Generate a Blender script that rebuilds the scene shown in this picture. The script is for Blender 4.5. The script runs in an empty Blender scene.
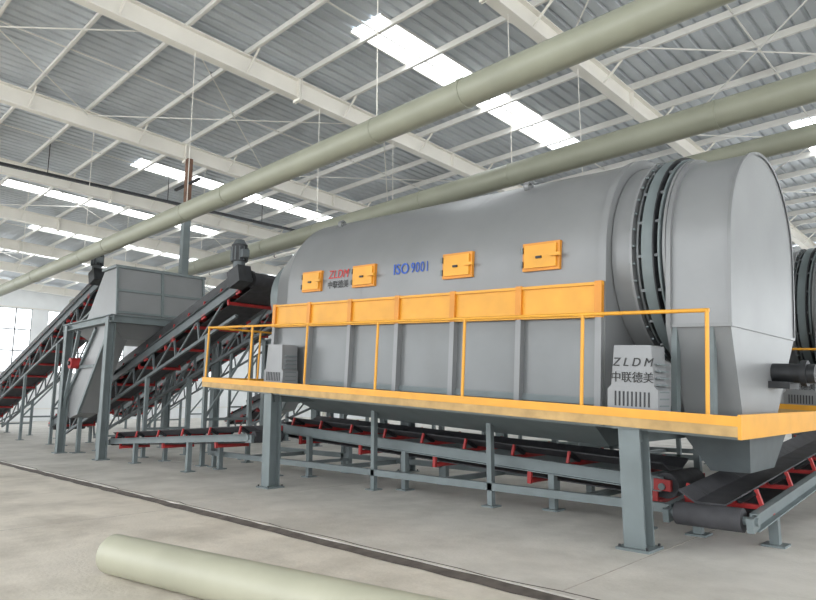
import bpy, math, random
from mathutils import Vector, Matrix
random.seed(3)
scene=bpy.context.scene
try:
    scene.view_settings.view_transform='Standard'
except Exception as e: print(e)

# ---------------------------------------------------------------- materials
def mat(name,col,rough=.5,metal=0.0,var=.12,scale=3.0,bump=.0,bscale=40,spec=None,emit=None,detail=4,dirt=None,dscale=.6,damt=.5):
    m=bpy.data.materials.new(name); m.use_nodes=True
    nt=m.node_tree; N=nt.nodes; K=nt.links
    bs=N['Principled BSDF']
    tc=N.new('ShaderNodeTexCoord')
    no=N.new('ShaderNodeTexNoise'); no.inputs['Scale'].default_value=scale; no.inputs['Detail'].default_value=detail
    K.new(tc.outputs['Object'],no.inputs['Vector'])
    rp=N.new('ShaderNodeValToRGB')
    rp.color_ramp.elements[0].position=.3; rp.color_ramp.elements[1].position=.7
    c=Vector(col)
    rp.color_ramp.elements[0].color=(*(c*(1-var)),1); rp.color_ramp.elements[1].color=(*[min(1,v*(1+var)) for v in c],1)
    K.new(no.outputs['Fac'],rp.inputs['Fac'])
    out=rp.outputs['Color']
    if dirt:
        n2=N.new('ShaderNodeTexNoise'); n2.inputs['Scale'].default_value=dscale; n2.inputs['Detail'].default_value=10; n2.inputs['Roughness'].default_value=.7
        K.new(tc.outputs['Object'],n2.inputs['Vector'])
        r2=N.new('ShaderNodeValToRGB'); r2.color_ramp.elements[0].position=.45; r2.color_ramp.elements[1].position=.66
        r2.color_ramp.elements[0].color=(0,0,0,1); r2.color_ramp.elements[1].color=(damt,damt,damt,1)
        K.new(n2.outputs['Fac'],r2.inputs['Fac'])
        mx=N.new('ShaderNodeMixRGB'); mx.inputs['Color2'].default_value=(*dirt,1)
        K.new(r2.outputs['Color'],mx.inputs['Fac']); K.new(out,mx.inputs['Color1']); out=mx.outputs['Color']
    K.new(out,bs.inputs['Base Color'])
    bs.inputs['Roughness'].default_value=rough; bs.inputs['Metallic'].default_value=metal
    if bump>0:
        nb=N.new('ShaderNodeTexNoise'); nb.inputs['Scale'].default_value=bscale; nb.inputs['Detail'].default_value=5
        K.new(tc.outputs['Object'],nb.inputs['Vector'])
        bp=N.new('ShaderNodeBump'); bp.inputs['Strength'].default_value=bump; bp.inputs['Distance'].default_value=.02
        K.new(nb.outputs['Fac'],bp.inputs['Height']); K.new(bp.outputs['Normal'],bs.inputs['Normal'])
    if emit:
        bs.inputs['Emission Color'].default_value=(*emit[0],1); bs.inputs['Emission Strength'].default_value=emit[1]
    return m
GREY=mat('machine_grey_paint',(.215,.222,.226),.36,.12,.07,1.2,.06,5)
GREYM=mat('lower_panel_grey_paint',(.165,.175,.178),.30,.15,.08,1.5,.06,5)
GREYD=mat('frame_grey_paint',(.155,.185,.19),.5,.1,.1,3)
CONV=mat('conveyor_frame_paint',(.105,.122,.128),.5,.1,.15,3)
RING=mat('ring_steel',(.12,.13,.135),.45,.3,.15,4)
GREYL=mat('hood_grey_paint',(.235,.243,.248),.36,.12,.06,1.5)
YEL=mat('yellow_paint',(.72,.34,.03),.45,0,.08,3)
YELD=mat('weathered_yellow',(.46,.30,.12),.6,0,.2,5)
ORA=mat('orange_paint',(.64,.25,.02),.45,0,.08,3)
DARK=mat('dark_rubber',(.045,.045,.05),.75,0,.25,6)
BLK=mat('black_steel',(.03,.032,.035),.5,.3,.3,6)
RED=mat('red_paint',(.36,.025,.025),.5,0,.15,5)
WHT=mat('cream_steel_paint',(.80,.775,.71),.5,0,.05,1)
PUR=mat('purlin_paint',(.78,.77,.73),.5,0,.05,1)
ROOF=mat('roof_sheet',(.54,.58,.62),.4,.1,.14,.5)
PIPE=mat('olive_pipe_paint',(.285,.295,.23),.4,0,.06,1.5)
PIPEF=mat('pale_pipe_paint',(.39,.385,.295),.45,0,.08,1.5)
CONC=mat('concrete_floor',(.68,.63,.55),.75,0,.10,1.3,.25,30,detail=10,dirt=(.42,.38,.32),dscale=.6,damt=.8)
CONC2=mat('concrete_pad',(.60,.575,.53),.7,0,.10,1.6,.25,30,detail=10,dirt=(.40,.38,.34),dscale=.7,damt=.65)
CRACK=mat('kerb_grime',(.10,.085,.075),.9,0,.3,8)
JOINT=mat('joint_sealant',(.38,.35,.31),.9,0,.2,8)
WALLM=mat('wall_panel',(.82,.84,.85),.6,0,.04,1)
SKY=mat('skylight_panel',(.9,.93,.95),.5,0,.02,1,emit=((.93,.97,1.0),4.0))
WIN=mat('window_daylight',(.9,.93,.95),.4,0,.02,1,emit=((.93,.97,1.0),2.2))
BLUE=mat('blue_lettering',(.02,.09,.42),.5)
REDT=mat('red_lettering',(.55,.03,.03),.5)
BLKT=mat('black_lettering',(.015,.015,.015),.5)
RUST=mat('rusty_steel',(.16,.09,.06),.8,0,.3,5)

# ---------------------------------------------------------------- builder
class B:
    def __init__(s,name):
        s.name=name; s.v=[]; s.f=[]; s.mi=[]; s.sm=[]; s.mats=[]; s.M=Matrix.Identity(4)
    def m(s,mt):
        if mt not in s.mats: s.mats.append(mt)
        return s.mats.index(mt)
    def raw(s,vs,fs,mt,smooth=False):
        o=len(s.v); s.v+= [s.M@Vector(p) for p in vs]; k=s.m(mt)
        for f in fs: s.f.append([o+i for i in f]); s.mi.append(k); s.sm.append(smooth)
    def box(s,p,q,mt):
        x0,y0,z0=[min(a,b) for a,b in zip(p,q)]; x1,y1,z1=[max(a,b) for a,b in zip(p,q)]
        s.raw([(x0,y0,z0),(x1,y0,z0),(x1,y1,z0),(x0,y1,z0),(x0,y0,z1),(x1,y0,z1),(x1,y1,z1),(x0,y1,z1)],
              [(0,3,2,1),(4,5,6,7),(0,1,5,4),(1,2,6,5),(2,3,7,6),(3,0,4,7)],mt)
    def frame(s,a,b,up=(0,0,1)):
        a=Vector(a);b=Vector(b);x=(b-a).normalized();u=Vector(up)
        if abs(x.dot(u))>.98: u=Vector((0,1,0))
        y=u.cross(x).normalized(); z=x.cross(y)
        return a,b,x,y,z
    def beam(s,a,b,w,h,mt,up=(0,0,1)):
        a,b,x,y,z=s.frame(a,b,up); vs=[]
        for p in (a,b):
            for i,j in ((-1,-1),(1,-1),(1,1),(-1,1)): vs.append(p+y*(i*w/2)+z*(j*h/2))
        s.raw(vs,[(0,3,2,1),(4,5,6,7),(0,1,5,4),(1,2,6,5),(2,3,7,6),(3,0,4,7)],mt)
    def ibeam(s,a,b,w,h,mt,tw=.02,tf=.025,up=(0,0,1)):
        a,b,x,y,z=s.frame(a,b,up)
        s.beam(a,b,tw,h-2*tf,mt,up)
        for k in (-1,1):
            o=z*(k*(h/2-tf/2)); s.beam(a+o,b+o,w,tf,mt,up)
    def cyl(s,a,b,r,mt,seg=20,r2=None,smooth=True,cap=True):
        a,b,x,y,z=s.frame(a,b); r2=r if r2 is None else r2; vs=[]
        for p,rr in ((a,r),(b,r2)):
            for i in range(seg):
                t=2*math.pi*i/seg; vs.append(p+y*(rr*math.cos(t))+z*(rr*math.sin(t)))
        s.raw(vs,[(i,(i+1)%seg,seg+(i+1)%seg,seg+i) for i in range(seg)],mt,smooth)
        if cap:
            s.raw(vs[:seg],[tuple(range(seg))[::-1]],mt); s.raw(vs[seg:],[tuple(range(seg))],mt)
    def tube(s,a,b,r,ri,mt,mi=None,seg=32):
        a,b,x,y,z=s.frame(a,b); mi=mi or mt
        def ring(p,rr): return [p+y*(rr*math.cos(2*math.pi*i/seg))+z*(rr*math.sin(2*math.pi*i/seg)) for i in range(seg)]
        A,Bo,Ai,Bi=ring(a,r),ring(b,r),ring(a,ri),ring(b,ri)
        q=[(i,(i+1)%seg,seg+(i+1)%seg,seg+i) for i in range(seg)]
        s.raw(A+Bo,q,mt,True); s.raw(Ai+Bi,[f[::-1] for f in q],mi,True)
        s.raw(A+Ai,[f[::-1] for f in q],mt); s.raw(Bo+Bi,q,mt)
    def loft(s,rings,mt,smooth=False,cap0=True,cap1=True,closed=True,capm=None):
        n=len(rings[0]); vs=[p for r in rings for p in r]; fs=[]
        for k in range(len(rings)-1):
            for i in range(n if closed else n-1):
                j=(i+1)%n; fs.append((k*n+i,k*n+j,(k+1)*n+j,(k+1)*n+i))
        s.raw(vs,fs,mt,smooth)
        capm=capm or mt
        if cap0: s.raw(rings[0],[tuple(range(n))[::-1]],capm)
        if cap1: s.raw(rings[-1],[tuple(range(n))],capm)
    def prism(s,pts,y0,y1,mt):
        s.loft([[(x,y0,z) for x,z in pts],[(x,y1,z) for x,z in pts]],mt)
    def done(s,smooth_angle=True):
        me=bpy.data.meshes.new(s.name); me.from_pydata([tuple(p) for p in s.v],[],s.f)
        for mt in s.mats: me.materials.append(mt)
        me.polygons.foreach_set('material_index',s.mi); me.polygons.foreach_set('use_smooth',s.sm)
        me.update()
        import bmesh
        bm=bmesh.new(); bm.from_mesh(me); bmesh.ops.recalc_face_normals(bm,faces=bm.faces); bm.to_mesh(me); bm.free()
        ob=bpy.data.objects.new(s.name,me); scene.collection.objects.link(ob); return ob

def text(parent,name,body,M,size,mt,bold=0.0,shear=0,sx=1.0,sp=1.0):
    cu=bpy.data.curves.new(name,'FONT'); cu.body=body; cu.size=size; cu.align_x='CENTER'; cu.align_y='CENTER'
    cu.extrude=.002; cu.shear=shear; cu.space_character=sp
    if bold: cu.offset=bold
    ob=bpy.data.objects.new(name,cu); scene.collection.objects.link(ob)
    dg=bpy.context.evaluated_depsgraph_get(); dg.update()
    me=bpy.data.meshes.new_from_object(ob.evaluated_get(dg))
    bpy.data.objects.remove(ob)
    me.materials.clear(); me.materials.append(mt)
    o=bpy.data.objects.new(name,me); scene.collection.objects.link(o); o.parent=parent
    o.matrix_world=M@Matrix.Rotation(math.pi/2,4,'X')@Matrix.Diagonal((sx,1,1,1))
    return o

# ---------------------------------------------------------------- building shell
XL,XR,YN,YF=-50.0,16.0,-12.0,34.0
def zb(y): return 9.42-.04*y      # underside of rafters
b=B('floor'); b.box((XL,YN-14,-.3),(XR+14,4.45,0),CONC); b.box((XL,4.50,-.3),(XR+14,YF,.04),CONC2)
n=200; top=[]; bot=[]
for i in range(n+1):
    x=XL+ (XR-XL)*i/n; top.append((x,4.535+random.uniform(-.02,.05),.043)); bot.append((x,4.41-random.uniform(0,.05),.004))
b.loft([bot,top],CRACK,closed=False,cap0=False,cap1=False)
for k in range(11): # slab joints
    X=9.2-6*k
    b.box((X-.006,YN,0),(X+.006,4.40,.002),JOINT); b.box((X-.006,4.6,.04),(X+.006,YF-.1,.042),JOINT)
for y in (-1.2,): b.box((XL,y-.008,0),(XR,y+.008,.002),JOINT)
b.done()

b=B('ceiling')
x=XL
prof=[]
while x<XR:
    prof+= [(x,0),(x+.20,0),(x+.23,.05),(x+.27,.05),(x+.30,0)]; x+=.30
def rz(y): return zb(y)+.5+.2
sky=[]
for k in range(-3,4):
    X=-9.8+12*k
    if XL+1<X<XR-1:
        sky.append((X,8.7,17.2,.5)); sky.append((X,-10,-1,.55)); sky.append((X,22,31,.5))  # middle strip lies unseen behind the camera, added as glowing soft fill
for X in (-27.8,-39.8,-3.8):
    sky.append((X,20,31,.5)); 
    if X<-20: sky.append((X,6,15,.5))
ribs0=[(px,YN-.5,rz(YN-.5)+pz) for px,pz in prof]; ribs1=[(px,YF+.3,rz(YF+.3)+pz) for px,pz in prof]
b.loft([ribs0,ribs1],ROOF,closed=False,cap0=False,cap1=False)
b.box((XL,YN-.5,rz(YN)+.12),(XR,YN-.45,rz(YN)+.3),ROOF)
roof=b.done()
for i,(X,y0,y1,w) in enumerate(sky):
    b=B('skylight')
    b.raw([(X-w,y0,rz(y0)-.012),(X+w,y0,rz(y0)-.012),(X+w,y1,rz(y1)-.012),(X-w,y1,rz(y1)-.012)],[(0,1,2,3)],SKY)
    for sx in (-w,w): b.beam((X+sx,y0,rz(y0)-.02),(X+sx,y1,rz(y1)-.02),.03,.03,PUR)
    for sx in (-w/3,w/3): b.beam((X+sx,y0,rz(y0)-.02),(X+sx,y1,rz(y1)-.02),.02,.02,PUR)
    b.done()
b=B('roof_purlins')
y=YN
while y<YF:
    z=rz(y)-.1
    b.box((XL,y-.008,z-.1),(XR,y+.008,z+.09),PUR); b.box((XL,y-.07,z-.1),(XR,y,z-.085),PUR); b.box((XL,y,z+.075),(XR,y+.07,z+.09),PUR)
    y+=1.5
for k in range(11):
    X=11.3-6*k-3
    b.beam((X,YN,rz(YN)-.14),(X,YF,rz(YF)-.14),.03,.03,PUR)
b.done()
for k in range(11):
    X=11.3-6*k
    b=B('roof_rafter')
    b.ibeam((X,YN,zb(YN)+.25),(X,YF-.3,zb(YF-.3)+.25),.24,.5,WHT,.02,.03)
    y=YN+1.5
    j=0
    while y<YF-1:
        if j%2==0:
            for sx in (-1,1): b.beam((X+sx*.02,y,zb(y)+.05),(X+sx*.55,y,rz(y)-.2),.04,.04,WHT)
        if j%4==1:
            b.box((X-.12,y-.01,zb(y)+.02),(X+.12,y+.01,zb(y)+.48),WHT)
        if j%8==5:
            for o in (-.03,.03): b.box((X-.14,y+o-.012,zb(y)-.07),(X+.14,y+o+.012,zb(y)+.52),WHT)
        j+=1; y+=1.5
    b.ibeam((X,YF-.35,.04),(X,YF-.35,zb(YF)+.3),.3,.4,WHT,up=(0,1,0))
    b.ibeam((X,YN+.2,.0),(X,YN+.2,zb(YN)+.3),.3,.4,WHT,up=(0,1,0))
    b.done()
b=B('roof_cross_bracing')
for X in (-.7,-12.7,-24.7,-36.7):
    for y in (-6,0,6,12,18,24):
        b.cyl((X,y,zb(y)+.4),(X-6,y+6,zb(y+6)+.4),.018,PUR,6); b.cyl((X-6,y,zb(y)+.4),(X,y+6,zb(y+6)+.4),.018,PUR,6)
b.done()
def wallwin(name,axis,pos,a0,a1,wins,z0,z1,top):
    b=B(name)
    def bx(u0,u1,za,zc,mt,t0=0,t1=.15):
        if axis=='x': b.box((pos-t1,u0,za),(pos-t0,u1,zc),mt)
        else: b.box((u0,pos+t0,za),(u1,pos+t1,zc),mt)
    bx(a0,a1,0,z0,WALLM); bx(a0,a1,z1,top,WALLM)
    u=a0
    for (w0,w1) in wins: bx(u,w0,z0,z1,WALLM); u=w1
    bx(u,a1,z0,z1,WALLM)
    for zz in (.9,z0-.05,z1+.05): bx(a0,a1,zz-.04,zz+.04,PUR,-.04,0)
    b.done()
    for i,(w0,w1) in enumerate(wins):
        w=B('window_%d'%(i+1) if axis=='x' else 'window_%d'%(i+11))
        def wx(u0,u1,za,zc,mt,t0,t1):
            if axis=='x': w.box((pos-t1,u0,za),(pos-t0,u1,zc),mt)
            else: w.box((u0,pos+t0,za),(u1,pos+t1,zc),mt)
        wx(w0,w1,z0,z1,WIN,.08,.1)
        nn=max(2,int((w1-w0)/1.0))
        for k in range(nn+1):
            c=w0+(w1-w0)*k/nn; wx(c-.04,c+.04,z0,z1,GREYL,.03,.07)
        for k in range(4):
            c=z0+(z1-z0)*k/3; wx(w0,w1,c-.04,c+.04,GREYL,.03,.07)
        w.done()
wallwin('wall_left','x',XL,YN,YF,[(-9,-3),(-1,5),(6.5,13.5),(14.5,20),(21.5,27.5)],3.4,7.8,9.4)
wallwin('wall_back','y',YF,XL,XR,[(-48,-38),(-36,-26),(-24,-14),(-12,-2),(0,10)],2.2,6.2,8.7)

# ---------------------------------------------------------------- overhead pipes
def ohpipe(name,y,z,r,x0,x1):
    b=B(name); b.cyl((x0,y,z),(x1,y,z),r,PIPE,32)
    x=x0+3
    while x<x1:
        b.tube((x-.03,y,z),(x+.03,y,z),r+.010,r,PIPE,seg=32)
        x+=6
    for k in range(11):
        X=11.3-6*k
        if x0<X<x1:
            b.tube((X-.02,y,z),(X+.02,y,z),r+.008,r,PIPE,seg=24)
            b.beam((X,y,z+r),(X,y,zb(y)+.02),.012,.012,WHT)
    b.done()
ohpipe('ventilation_pipe',6.2,5.5,.195,-44,10)
ohpipe('ventilation_pipe',9.7,5.72,.215,-30,10)
ohpipe('ventilation_pipe',12.4,6.02,.19,-14,10)
def conduit(name,y,z,r,x0,x1):
    b=B(name); b.cyl((x0,y,z),(x1,y,z),r,WHT,12)
    for k in range(11):
        X=11.3-6*k
        if x0<X<x1: b.tube((X-.03,y,z),(X+.03,y,z),r+.012,r,BLK,seg=12); b.beam((X,y,z+r),(X,y,zb(y)+.02),.012,.012,WHT)
    b.done()
conduit('sprinkler_pipe',10.8,8.5,.05,-48,-14)
conduit('sprinkler_pipe',16.5,8.1,.06,-48,-16)
b=B('steel_pipe')
r=.165; d=Vector((1.5,.27,0)).normalized(); a=Vector((-5.97,2.42,r)); c=a+d*5.0
b.tube(a,c,r,r-.012,PIPEF,seg=40)
b.tube(a+d*4.0,a+d*4.03,r+.004,r-.01,PIPEF,seg=40)
b.done()
b=B('cable_tray'); 
b.box((-22.1,1,8.62),(-21.98,17,8.68),BLK)
for i in range(3): b.cyl((-22.09+.04*i,1,8.70),(-22.09+.04*i,17,8.70),.018,BLK,6)
for y in (2.,6.,10.,14.): b.box((-22.03,y,8.66),(-22.01,y+.02,zb(y)+.6),BLK)
b.done()

# ---------------------------------------------------------------- rotary drum
AL=.0609
def MF(dy=0): return Matrix.Translation((-1.94,6.2+dy,1.32))@Matrix.Rotation(AL,4,'Y')
CY,CH,R=1.97,1.84,1.33
def drum(dy):
    b=B('rotary_drum_screen'); b.M=MF(dy)
    def prof(s,sc=1.0,RR=R,hb=.0):
        pts=[(s,CY-RR*sc,hb),(s,CY-RR*sc,1.0)]
        for i in range(41):
            t=math.pi-math.pi*i/40; pts.append((s,CY+RR*sc*math.cos(t),CH+RR*sc*math.sin(t)))
        pts+=[(s,CY+RR*sc,1.0),(s,CY+RR*sc,hb)]
        return pts
    b.loft([prof(-7.95),prof(-1.6)],GREY,True,False,False); 
    b.raw(prof(-1.6),[tuple(range(45))],GREYD)
    b.loft([prof(-8.85,.72),prof(-7.95)],GREY,True,True,False,capm=GREY)
    for s in (-7.95,-5.9,-3.8,-1.66):
        p0=prof(s-.010,1.003); p1=prof(s+.010,1.003)
        b.loft([p0[1:-1],p1[1:-1]],GREY,True,False,False,closed=False)
    p0=prof(-1.68,1.03);p1=prof(-1.59,1.03)
    b.loft([p0,p1],GREY,True)
    b.tube((-9.25,CY,CH-.1),(-8.85,CY,CH-.1),.86,.80,GREYD,DARK)
    b.cyl((-9.0,CY,CH-.1),(-8.95,CY,CH-.1),.8,BLK,32)
    for s in (-7.2,-3.1):
        b.tube((s-.04,CY-.75,CH+R-.19),(s+.04,CY-.75,CH+R-.19),.07,.045,GREY,seg=16)
        b.beam((s-.12,CY-.72,CH+R-.28),(s+.12,CY-.72,CH+R-.26),.1,.03,GREY)
    yf=CY-R
    b.box((-8.25,yf-.07,1.02),(-1.62,yf+.02,1.43),YEL)
    for h in (1.02,1.40): b.box((-8.27,yf-.10,h),(-1.60,yf-.06,h+.035),YEL)
    ribs=[-8.21,-7.15,-6.05,-4.95,-3.85,-2.75,-1.65]
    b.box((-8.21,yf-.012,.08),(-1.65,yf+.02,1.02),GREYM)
    for s in ribs:
        b.box((s-.04,yf-.10,0),(s+.04,yf+.3,1.02),GREYL)
        b.box((s-.045,yf-.11,1.02),(s+.045,yf-.05,1.445),ORA)
    for a,c in zip(ribs,ribs[1:]): b.box((a,yf-.03,.02),(c,yf+.05,.10),GREYD)
    for s in (-7.2,-5.82,-3.84,-2.47):
        w,hh=.27,.18; yc=yf-.015; z=1.82
        b.box((s-w,yc-.03,z-hh),(s+w,yc+.03,z+hh),ORA)
        b.box((s-w+.04,yc-.055,z-hh+.035),(s+w-.04,yc-.03,z+hh-.035),YEL)
        b.box((s+w-.10,yc-.09,z-.02),(s+w+.04,yc-.055,z+.02),YEL)
        b.cyl((s-w,yc-.05,z-hh+.05),(s-w,yc-.05,z-hh+.13),.018,GREYD,8); b.cyl((s-w,yc-.05,z+hh-.13),(s-w,yc-.05,z+hh-.05),.018,GREYD,8)
        b.box((s-.05,yc-.075,z-.03),(s+.03,yc-.055,z-.0),BLK)
    def cx(s0,s1,r,mt,r2=None): b.cyl((s0,CY,CH),(s1,CY,CH),r,mt,64,r2)
    cx(-1.62,-.9,1.19,RING)
    for s0,s1,r,mt in ((-1.58,-1.34,1.25,GREY),(-1.35,-1.32,1.29,GREYL),(-1.27,-1.25,1.27,RING),(-1.21,-1.08,1.285,GREYD),(-1.08,-1.065,1.30,BLK),(-1.03,-1.01,1.27,GREYD),(-.985,-.955,1.25,GREY)):
        cx(s0,s1,r,mt)
    for i in range(40):
        t=2*math.pi*i/40; p=(CY+1.265*math.cos(t),CH+1.265*math.sin(t))
        b.cyl((-1.36,*p),(-1.29,*p),.016,GREYD,6)
    for i in range(20):
        t=2*math.pi*i/20+.1; p1=(CY+1.25*math.cos(t),CH+1.25*math.sin(t))
        b.beam((-1.26,*p1),(-1.02,*p1),.05,.03,RING)
    # discharge hood
    HR=1.19; SE=-.30
    def hp(s,sc=1.0,hb=-.02,yb0=1.12,yb1=2.35):
        pts=[(s,yb0,hb),(s,CY-HR*sc,.93)]
        for i in range(37):
            t=math.pi-math.pi*i/36; pts.append((s,CY+HR*sc*math.cos(t),CH+HR*sc*math.sin(t)))
        pts+=[(s,CY+HR*sc,.93),(s,yb1,hb)]
        return pts
    def hoodseg(k0,k1,smooth):
        a_,b_=hp(-.93),hp(SE); b.loft([a_[k0:k1],b_[k0:k1]],GREYL,smooth,False,False,closed=False)
    hoodseg(1,40,True); hoodseg(0,2,False); hoodseg(39,41,False)
    q=hp(-.93); b.raw(q,[tuple(range(len(q)))[::-1]],GREYL)
    q=hp(SE); b.raw(q,[tuple(range(len(q)))],GREYL)
    r0,r1=hp(SE-.02,sc=1.015)[1:-1],hp(SE+.015,sc=1.015)[1:-1]; b.loft([r0,r1],GREY,True,False,False,closed=False)
    i0,i1=hp(SE+.015,sc=1.015)[1:-1],hp(SE+.015,sc=.985)[1:-1]; b.loft([i0,i1],GREY,False,False,False,closed=False)
    r0,r1=hp(-.95,sc=1.04),hp(-.90,sc=1.04); b.loft([r0,r1],GREY,True)
    b.box((-.93,CY-HR-.02,.91),(SE+.02,CY-HR+.02,.95),GREY)
    b.box((SE-.01,CY-HR,.915),(SE+.015,CY+HR,.945),GREYL)
    b.cyl((SE,CY+.25,.48),(.14,CY+.25,.48),.11,BLK,20); b.cyl((.0,CY+.25,.48),(.06,CY+.25,.48),.15,BLK,20); b.box((SE,CY+.05,.30),(-.08,CY+.45,.38),BLK)
    for s in (-.88,-.5): b.box((s-.03,CY-HR-.0,0),(s+.03,CY-HR+.10,.95),GREYD)
    for s0,s1 in ((-1.31,-.85),(-7.85,-7.36)):
        y0,y1=.20,.52
        pr=[(s0-.04,0),(s1+.04,0),(s1+.04,.22),(s1,.26),(s1-.03,.68),(s0+.03,.68),(s0,.26),(s0-.04,.22)]
        b.prism(pr,y0,y1,GREYL)
        for k in range(9):
            x=s0+.05+k*(s1-s0-.1)/8; b.box((x-.007,y0-.008,.05),(x+.007,y0,.20),BLK)
        for k in range(7):
            z=.06+k*.07; b.box((s1+.0,y0+.05,z),(s1+.045,y1-.05,z+.015),GREYD)
    def hop(h,y0,y1,a,c): return [(a,y0,h),(c,y0,h),(c,y1,h),(a,y1,h)]
    b.loft([hop(-.04,CY-R+.1,CY+R-.1,-8.1,-1.75),hop(-.25,CY-R+.25,CY+R-.25,-8.1,-1.85),hop(-.52,CY-.45,CY+.45,-8.0,-2.0)],GREYD)
    b.M=Matrix.Translation((0,dy,0))
    b.loft([[(-2.9,7.2,1.24),(-2.15,7.2,1.24),(-2.15,8.7,1.24),(-2.9,8.7,1.24)],[(-2.65,7.45,.74),(-2.25,7.45,.74),(-2.25,8.3,.74),(-2.65,8.3,.74)]],CONV)
    ob=b.done(); M=MF(dy)
    T=Matrix.Translation
    text(ob,'iso_lettering','ISO',M@T((-4.99,yf-.012,1.86)),.23,BLUE,.002,0,.95,1.05)
    text(ob,'number_lettering','9001',M@T((-4.59,yf-.012,1.86)),.22,BLUE,.0,0,.80,1.12)
    text(ob,'logo_lettering','ZLDM',M@T((-6.50,yf-.012,1.90)),.20,REDT,.0,.2,.95,1.08)
    text(ob,'company_lettering','中联德美',M@T((-6.50,yf-.012,1.72)),.14,BLKT)
    text(ob,'guard_lettering','Z L D M',M@T((-1.08,.193,.50)),.125,BLKT,.0,.25)
    text(ob,'guard_company_lettering','中联德美',M@T((-1.08,.193,.34)),.118,BLKT)
    return ob
drum(0); drum(6.6)

def platform(dy):
    b=B('access_platform'); b.M=MF(dy)
    b.box((-9.7,0.0,-.03),(0,.64,0),GREYD); b.box((-.24,.64,-.03),(.0,2.8,0),YELD)
    b.box((-9.7,3.32,-.03),(-1.3,3.8,0),GREYD)
    b.box((-9.7,-.015,-.055),(0.0,.0,.035),YEL); b.box((-9.7,-.01,-.15),(0.0,.03,-.055),YELD)
    b.box((0,-.015,-.17),(.03,2.8,.05),YEL)
    b.box((-9.7,.0,-.15),(-9.66,3.8,.03),YEL)
    for y in (.14,1.0,2.7): b.beam((-9.66,y,-.11),(-.02,y,-.11),.08,.14,GREYD)
    b.beam((-9.66,3.6,-.11),(-1.3,3.6,-.11),.08,.14,GREYD)
    for k in range(8): b.beam((-9.6+1.18*k-.02,.05,-.1),(-9.6+1.18*k-.02,3.7,-.1),.07,.12,GREYD)
    H=1.0
    posts=[-.27,-1.56,-3.2,-4.8,-6.47,-8.1,-9.66]
    for s in posts: b.cyl((s,.03,0),(s,.03,H),.020,YEL,10); b.box((s-.05,.0,0),(s+.05,.07,.012),YEL)
    b.cyl((-9.68,.03,H),(-.25,.03,H),.020,YEL,12)
    for y in (1.2,2.4,3.7): b.cyl((-9.66,y,0),(-9.66,y,H),.022,YEL,10)
    b.cyl((-9.66,.03,H),(-9.66,3.7,H),.022,YEL,12)
    b.cyl((-9.66,3.7,H),(-1.56,3.7,H),.022,YEL,12)
    for s in posts[1:]: b.cyl((s,3.7,0),(s,3.7,H),.022,YEL,10)
    b.M=Matrix.Translation((0,dy,0))
    for X in (-3.0,-9.46):
        zt=1.32-.061*(X+1.94)-.15
        for y in (6.37,9.7):
            b.ibeam((X,y,.04),(X,y,zt),.22,.22,GREYD,.02,.025,up=(0,1,0))
            b.box((X-.17,y-.17,.04),(X+.17,y+.17,.065),GREYD)
            b.box((X-.15,y-.15,zt-.02),(X+.15,y+.15,zt),GREYD)
            for sx,sy in ((-1,-1),(1,-1),(1,1),(-1,1)): b.cyl((X+sx*.14,y+sy*.14,.06),(X+sx*.14,y+sy*.14,.09),.014,BLK,6)
        b.beam((X,6.37,zt-.08),(X,9.7,zt-.08),.12,.16,GREYD)
    for y in (7.4,9.1):
        b.beam((-13.4,y,.34),(-2.9,y,.30),.08,.10,GREYD)
        for X in (-13.2,-10.8,-8.0,-5.6,-3.4):
            b.beam((X,y,.04),(X,y,1.32-.061*(X+1.94)-.2 if X>-11 else .34),.08,.08,GREYD)
            b.box((X-.1,y-.1,.04),(X+.1,y+.1,.06),GREYD)
    for X in (-12.2,-9.2,-6.6,-4.2): b.beam((X,7.4,.3),(X,9.1,.3),.07,.08,GREYD)
    return b.done()
platform(0); platform(6.6)

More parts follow.
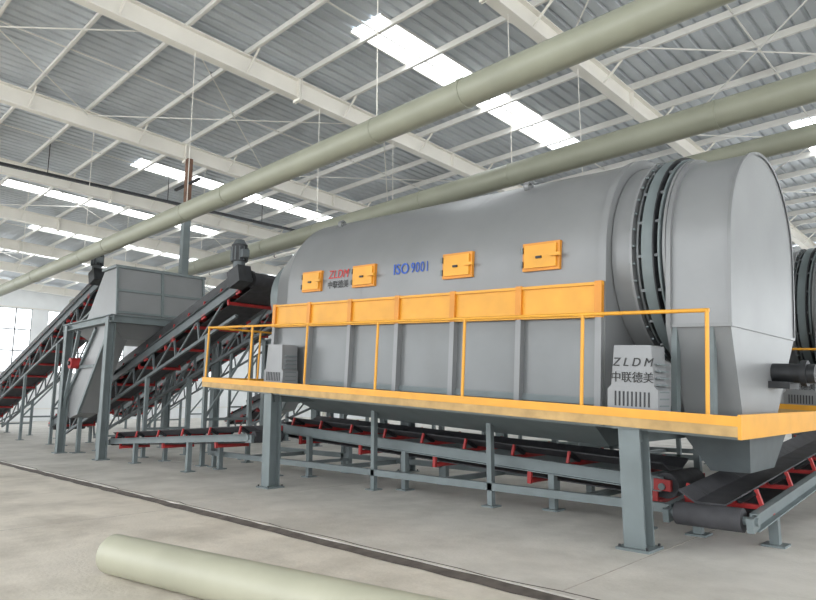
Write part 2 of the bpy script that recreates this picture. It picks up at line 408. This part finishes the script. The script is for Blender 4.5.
# ---------------------------------------------------------------- belt conveyors
def conveyor(name,a,c,w=1.0,legs=(),motor=None,truss=0.0,step=1.1,side=.2,motorup=False,floorz=.04,red=True,guard=False,F=None):
    F=F or CONV
    b=B(name); a=Vector(a); c=Vector(c); L=(c-a).length
    x=(c-a).normalized(); y=Vector((0,0,1)).cross(x).normalized(); z=x.cross(y)
    M=Matrix((( x.x,y.x,z.x,a.x),(x.y,y.y,z.y,a.y),(x.z,y.z,z.z,a.z),(0,0,0,1)))
    b.M=M; h=w/2
    for sg in (-1,1):
        yy=sg*(h+.03)
        b.box((0,yy-.008,-.06-side),(L,yy+.008,-.06),F)
        for zz in (-.06,-.06-side): b.box((0,yy if sg>0 else yy-.07,zz-.012),(L,yy+.07 if sg>0 else yy,zz),F)
        if truss:
            zt=-.06-side-truss
            b.beam((0.6,yy,zt),(L-.6,yy,zt),.07,.07,F)
            n=int((L-1.2)/1.2)
            for k in range(n):
                xa=.6+k*1.2
                b.beam((xa,yy,-.06-side),(xa,yy,zt),.045,.045,F,up=(0,1,0)); b.beam((xa,yy,zt),(xa+1.2,yy,-.06-side),.04,.04,F,up=(0,1,0))
    pr=[(-h*.86,.09),(-h*.42,-.01),(h*.42,-.01),(h*.86,.09),(h*.86,.075),(h*.42,-.028),(-h*.42,-.028),(-h*.86,.075)]
    b.loft([[(0.05,p,q) for p,q in pr],[(L-.05,p,q) for p,q in pr]],DARK)
    pr_=min(.165,w*.16); zr=-.02-2*pr_
    b.box((0,-h*.82,zr),(L,h*.82,zr+.015),DARK)
    for xx in (0,L):
        b.cyl((xx,-h*.9,-.02-pr_),(xx,h*.9,-.02-pr_),pr_,DARK,24); b.cyl((xx,-h-.1,-.02-pr_),(xx,h+.1,-.02-pr_),.04,F,12)
        for sg in (-1,1): b.box((xx-.10,sg*(h+.045)-.03,-.22),(xx+.10,sg*(h+.045)+.03,-.09),RED if red else F)
    n=max(2,int(L/step))
    for k in range(n):
        xx=.4+k*(L-.8)/(n-1)
        b.box((xx-.03,-h-.03,-.10),(xx+.03,h+.03,-.06),RED)
        b.cyl((xx,-h*.4,-.05),(xx,h*.4,-.05),.035,RED,10)
        for sg in (-1,1):
            b.beam((xx,sg*(h+.02),-.06),(xx,sg*(h-.02),.09),.035,.035,RED,up=(1,0,0))
            b.cyl((xx,sg*h*.44,-.04),(xx,sg*h*.93,.06),.035,BLK,10)
        if k%2==0:
            b.cyl((xx+.3,-h,zr-.04),(xx+.3,h,zr-.04),.04,RED,10)
            for sg in (-1,1): b.box((xx+.27,sg*(h+.02)-.02,zr-.08),(xx+.33,sg*(h+.02)+.02,min(-.2,zr+.1)),RED)
        elif truss:
            for sg in (-1,1): b.box((xx-.08,sg*(h+.05)-.02,-.36),(xx+.08,sg*(h+.05)+.02,-.26),RED)
    if guard:
        for sg in (-1,1): b.box((L*.12,sg*(h-.03)-.006,.05),(L*.97,sg*(h-.03)+.006,.24),BLK)
    if motor is not None:
        sg=motor
        b.box((L-.22,sg*(h+.08),-.35),(L+.22,sg*(h+.4),.02),BLK)
        if motorup:
            b.M=Matrix.Identity(4); p=M@Vector((L,sg*(h+.24),-.0))
            b.cyl(p,p+Vector((0,0,.18)),.13,F,16); b.cyl(p+Vector((0,0,.18)),p+Vector((0,0,.55)),.17,BLK,16)
            for k in range(12):
                t=2*math.pi*k/12; q=p+Vector((.175*math.cos(t),.175*math.sin(t),.2)); b.beam(q,q+Vector((0,0,.3)),.03,.012,F,up=(0,1,0))
            b.cyl(p+Vector((0,0,.56)),p+Vector((0,0,.66)),.15,F,16,.1); b.box(p+Vector((.12,-.08,.25)),p+Vector((.27,.08,.42)),F)
            b.M=M
    b.M=Matrix.Identity(4)
    for t in legs:
        bot=-.06-side-truss
        P=[M@Vector((t,sg*(h+.03),bot)) for sg in (-1,1)]
        for p in P:
            if p.z>floorz+.15:
                b.beam((p.x,p.y,floorz),p,.09,.09,GREYD,up=(0,1,0)); b.box((p.x-.11,p.y-.11,floorz),(p.x+.11,p.y+.11,floorz+.02),GREYD)
        if P[0].z>.7:
            zm=floorz+(P[0].z-floorz)*.35
            b.beam((P[0].x,P[0].y,zm),(P[1].x,P[1].y,zm),.06,.06,GREYD)
            if P[0].z>1.4:
                b.beam((P[0].x,P[0].y,zm),(P[1].x,P[1].y,P[1].z-.1),.05,.05,GREYD)
    return b.done()
for dy in (0,6.6):
    conveyor('inclined_belt_conveyor',(-24.0,7.9+dy,.85),(-12.0,7.9+dy,4.25),1.1,legs=(1.2,4.2,7.4,10.6),motor=-1,truss=.5,step=.75,side=.24,motorup=True,guard=True)
    conveyor('inclined_belt_conveyor',(-35.5,7.9+dy,.95),(-20.1,7.9+dy,5.35),1.2,legs=(1.5,5,8.5,12),motor=-1,truss=.55,step=.75,side=.26,motorup=True,guard=True)
conveyor('collecting_belt_conveyor',(-11.2,8.25,1.08),(-3.3,8.25,.66),.95,legs=(1.0,3.6,6.4),motor=None,step=.8,side=.16,F=GREYD)
conveyor('transfer_belt_conveyor',(-16.9,6.9,.60),(-10.4,6.9,.95),.66,legs=(1.6,4.2),motor=None,step=1.0,side=.12,red=False,F=GREYD)
conveyor('discharge_belt_conveyor',(-2.45,6.75,.50),(-2.45,13.0,.98),.7,legs=(.7,3.0,5.6),motor=None,step=.9,side=.15,red=False,F=GREYD)

# ---------------------------------------------------------------- screening machine with hopper on frame
def hopper(dy):
    b=B('vibrating_screen_hopper')
    y0,y1=6.3+dy,9.3+dy
    for X in (-16.7,-19.7):
        for y in (y0,y1):
            b.ibeam((X,y,.04),(X,y,3.6),.2,.2,GREYD,.02,.025,up=(0,1,0)); b.box((X-.16,y-.16,.04),(X+.16,y+.16,.065),GREYD)
    for y in (y0,y1):
        b.ibeam((-20.0,y,3.55),(-16.5,y,3.55),.16,.2,GREYD)
        b.beam((-19.7,y,1.3),(-18.9,y,3.4),.08,.08,GREYD); 
    for X in (-16.6,-19.9): b.ibeam((X,y0,3.55),(X,y1-.1,3.55),.16,.2,GREYD)
    pr=[(-16.62,3.66),(-16.78,4.92),(-17.6,4.92),(-18.7,3.66)]
    b.prism(pr,y0+.1,y1-.5,GREY)
    ya,yb=y0+.1,y1-.5
    for y in (ya,(ya+yb)/2,yb):
        b.beam((-16.60,y,3.68),(-16.76,y,4.94),.05,.06,GREYD)
    for t in (0.02,.5):
        b.beam((-16.61-.16*t,ya,3.7+1.22*t),(-16.61-.16*t,yb,3.7+1.22*t),.05,.06,GREYD)
    b.box((-17.66,ya-.06,4.90),(-16.72,yb+.06,4.97),GREYD)
    def q(z,a,c,ya,yb): return [(a,ya,z),(c,ya,z),(c,yb,z),(a,yb,z)]
    b.loft([q(3.45,-19.6,-16.75,y0+.1,y1-.3),q(3.08,-19.2,-17.1,y0+.5,y1-.6)],GREY)
    pr=[(-16.85,3.45),(-17.9,3.45),(-20.1,1.2),(-19.5,1.0),(-18.7,1.15)]
    b.prism(pr,y0+.12,y0+.62,GREY)
    b.beam((-16.9,y0+.08,3.4),(-18.75,y0+.08,1.15),.05,.09,GREYD); b.beam((-17.9,y0+.08,3.4),(-20.1,y0+.08,1.2),.05,.09,GREYD)
    b.beam((-17.8,y0+.08,2.4),(-18.95,y0+.08,2.4),.05,.08,GREYD)
    # support under chute foot
    b.beam((-19.4,y0+.37,.04),(-19.4,y0+.37,1.05),.10,.10,GREYD); b.box((-19.55,y0+.2,.04),(-19.25,y0+.54,.06),GREYD)
    b.cyl((-19.0,y0-.15,2.5),(-19.0,y0+.1,2.5),.15,RED,20); b.cyl((-19.0,y0-.20,2.5),(-19.0,y0-.15,2.5),.06,BLK,12)
    if dy==0:
        b.box((-17.5,8.4,4.95),(-17.3,8.6,7.2),GREYD); b.box((-17.48,8.42,7.2),(-17.32,8.58,8.6),RUST); b.box((-17.6,8.3,4.95),(-17.2,8.7,5.02),GREYD)
        b.box((-18.2,8.46,7.8),(-16.7,8.54,7.86),BLK)
    b.done()
hopper(0); hopper(6.6)

# ---------------------------------------------------------------- world + camera
w=bpy.data.worlds.new('World'); scene.world=w; w.use_nodes=True
bg=w.node_tree.nodes['Background']; bg.inputs['Color'].default_value=(.94,.97,1.0,1); bg.inputs['Strength'].default_value=4.1
cam=bpy.data.cameras.new('camera'); co=bpy.data.objects.new('camera',cam); scene.collection.objects.link(co)
cam.sensor_width=36; cam.lens=640/816*36; cam.clip_end=300
th=math.atan(100/640); yaw=math.radians(44.27)
co.location=(0,0,1.5)
co.rotation_euler=(math.pi/2+th,0,yaw)
scene.camera=co
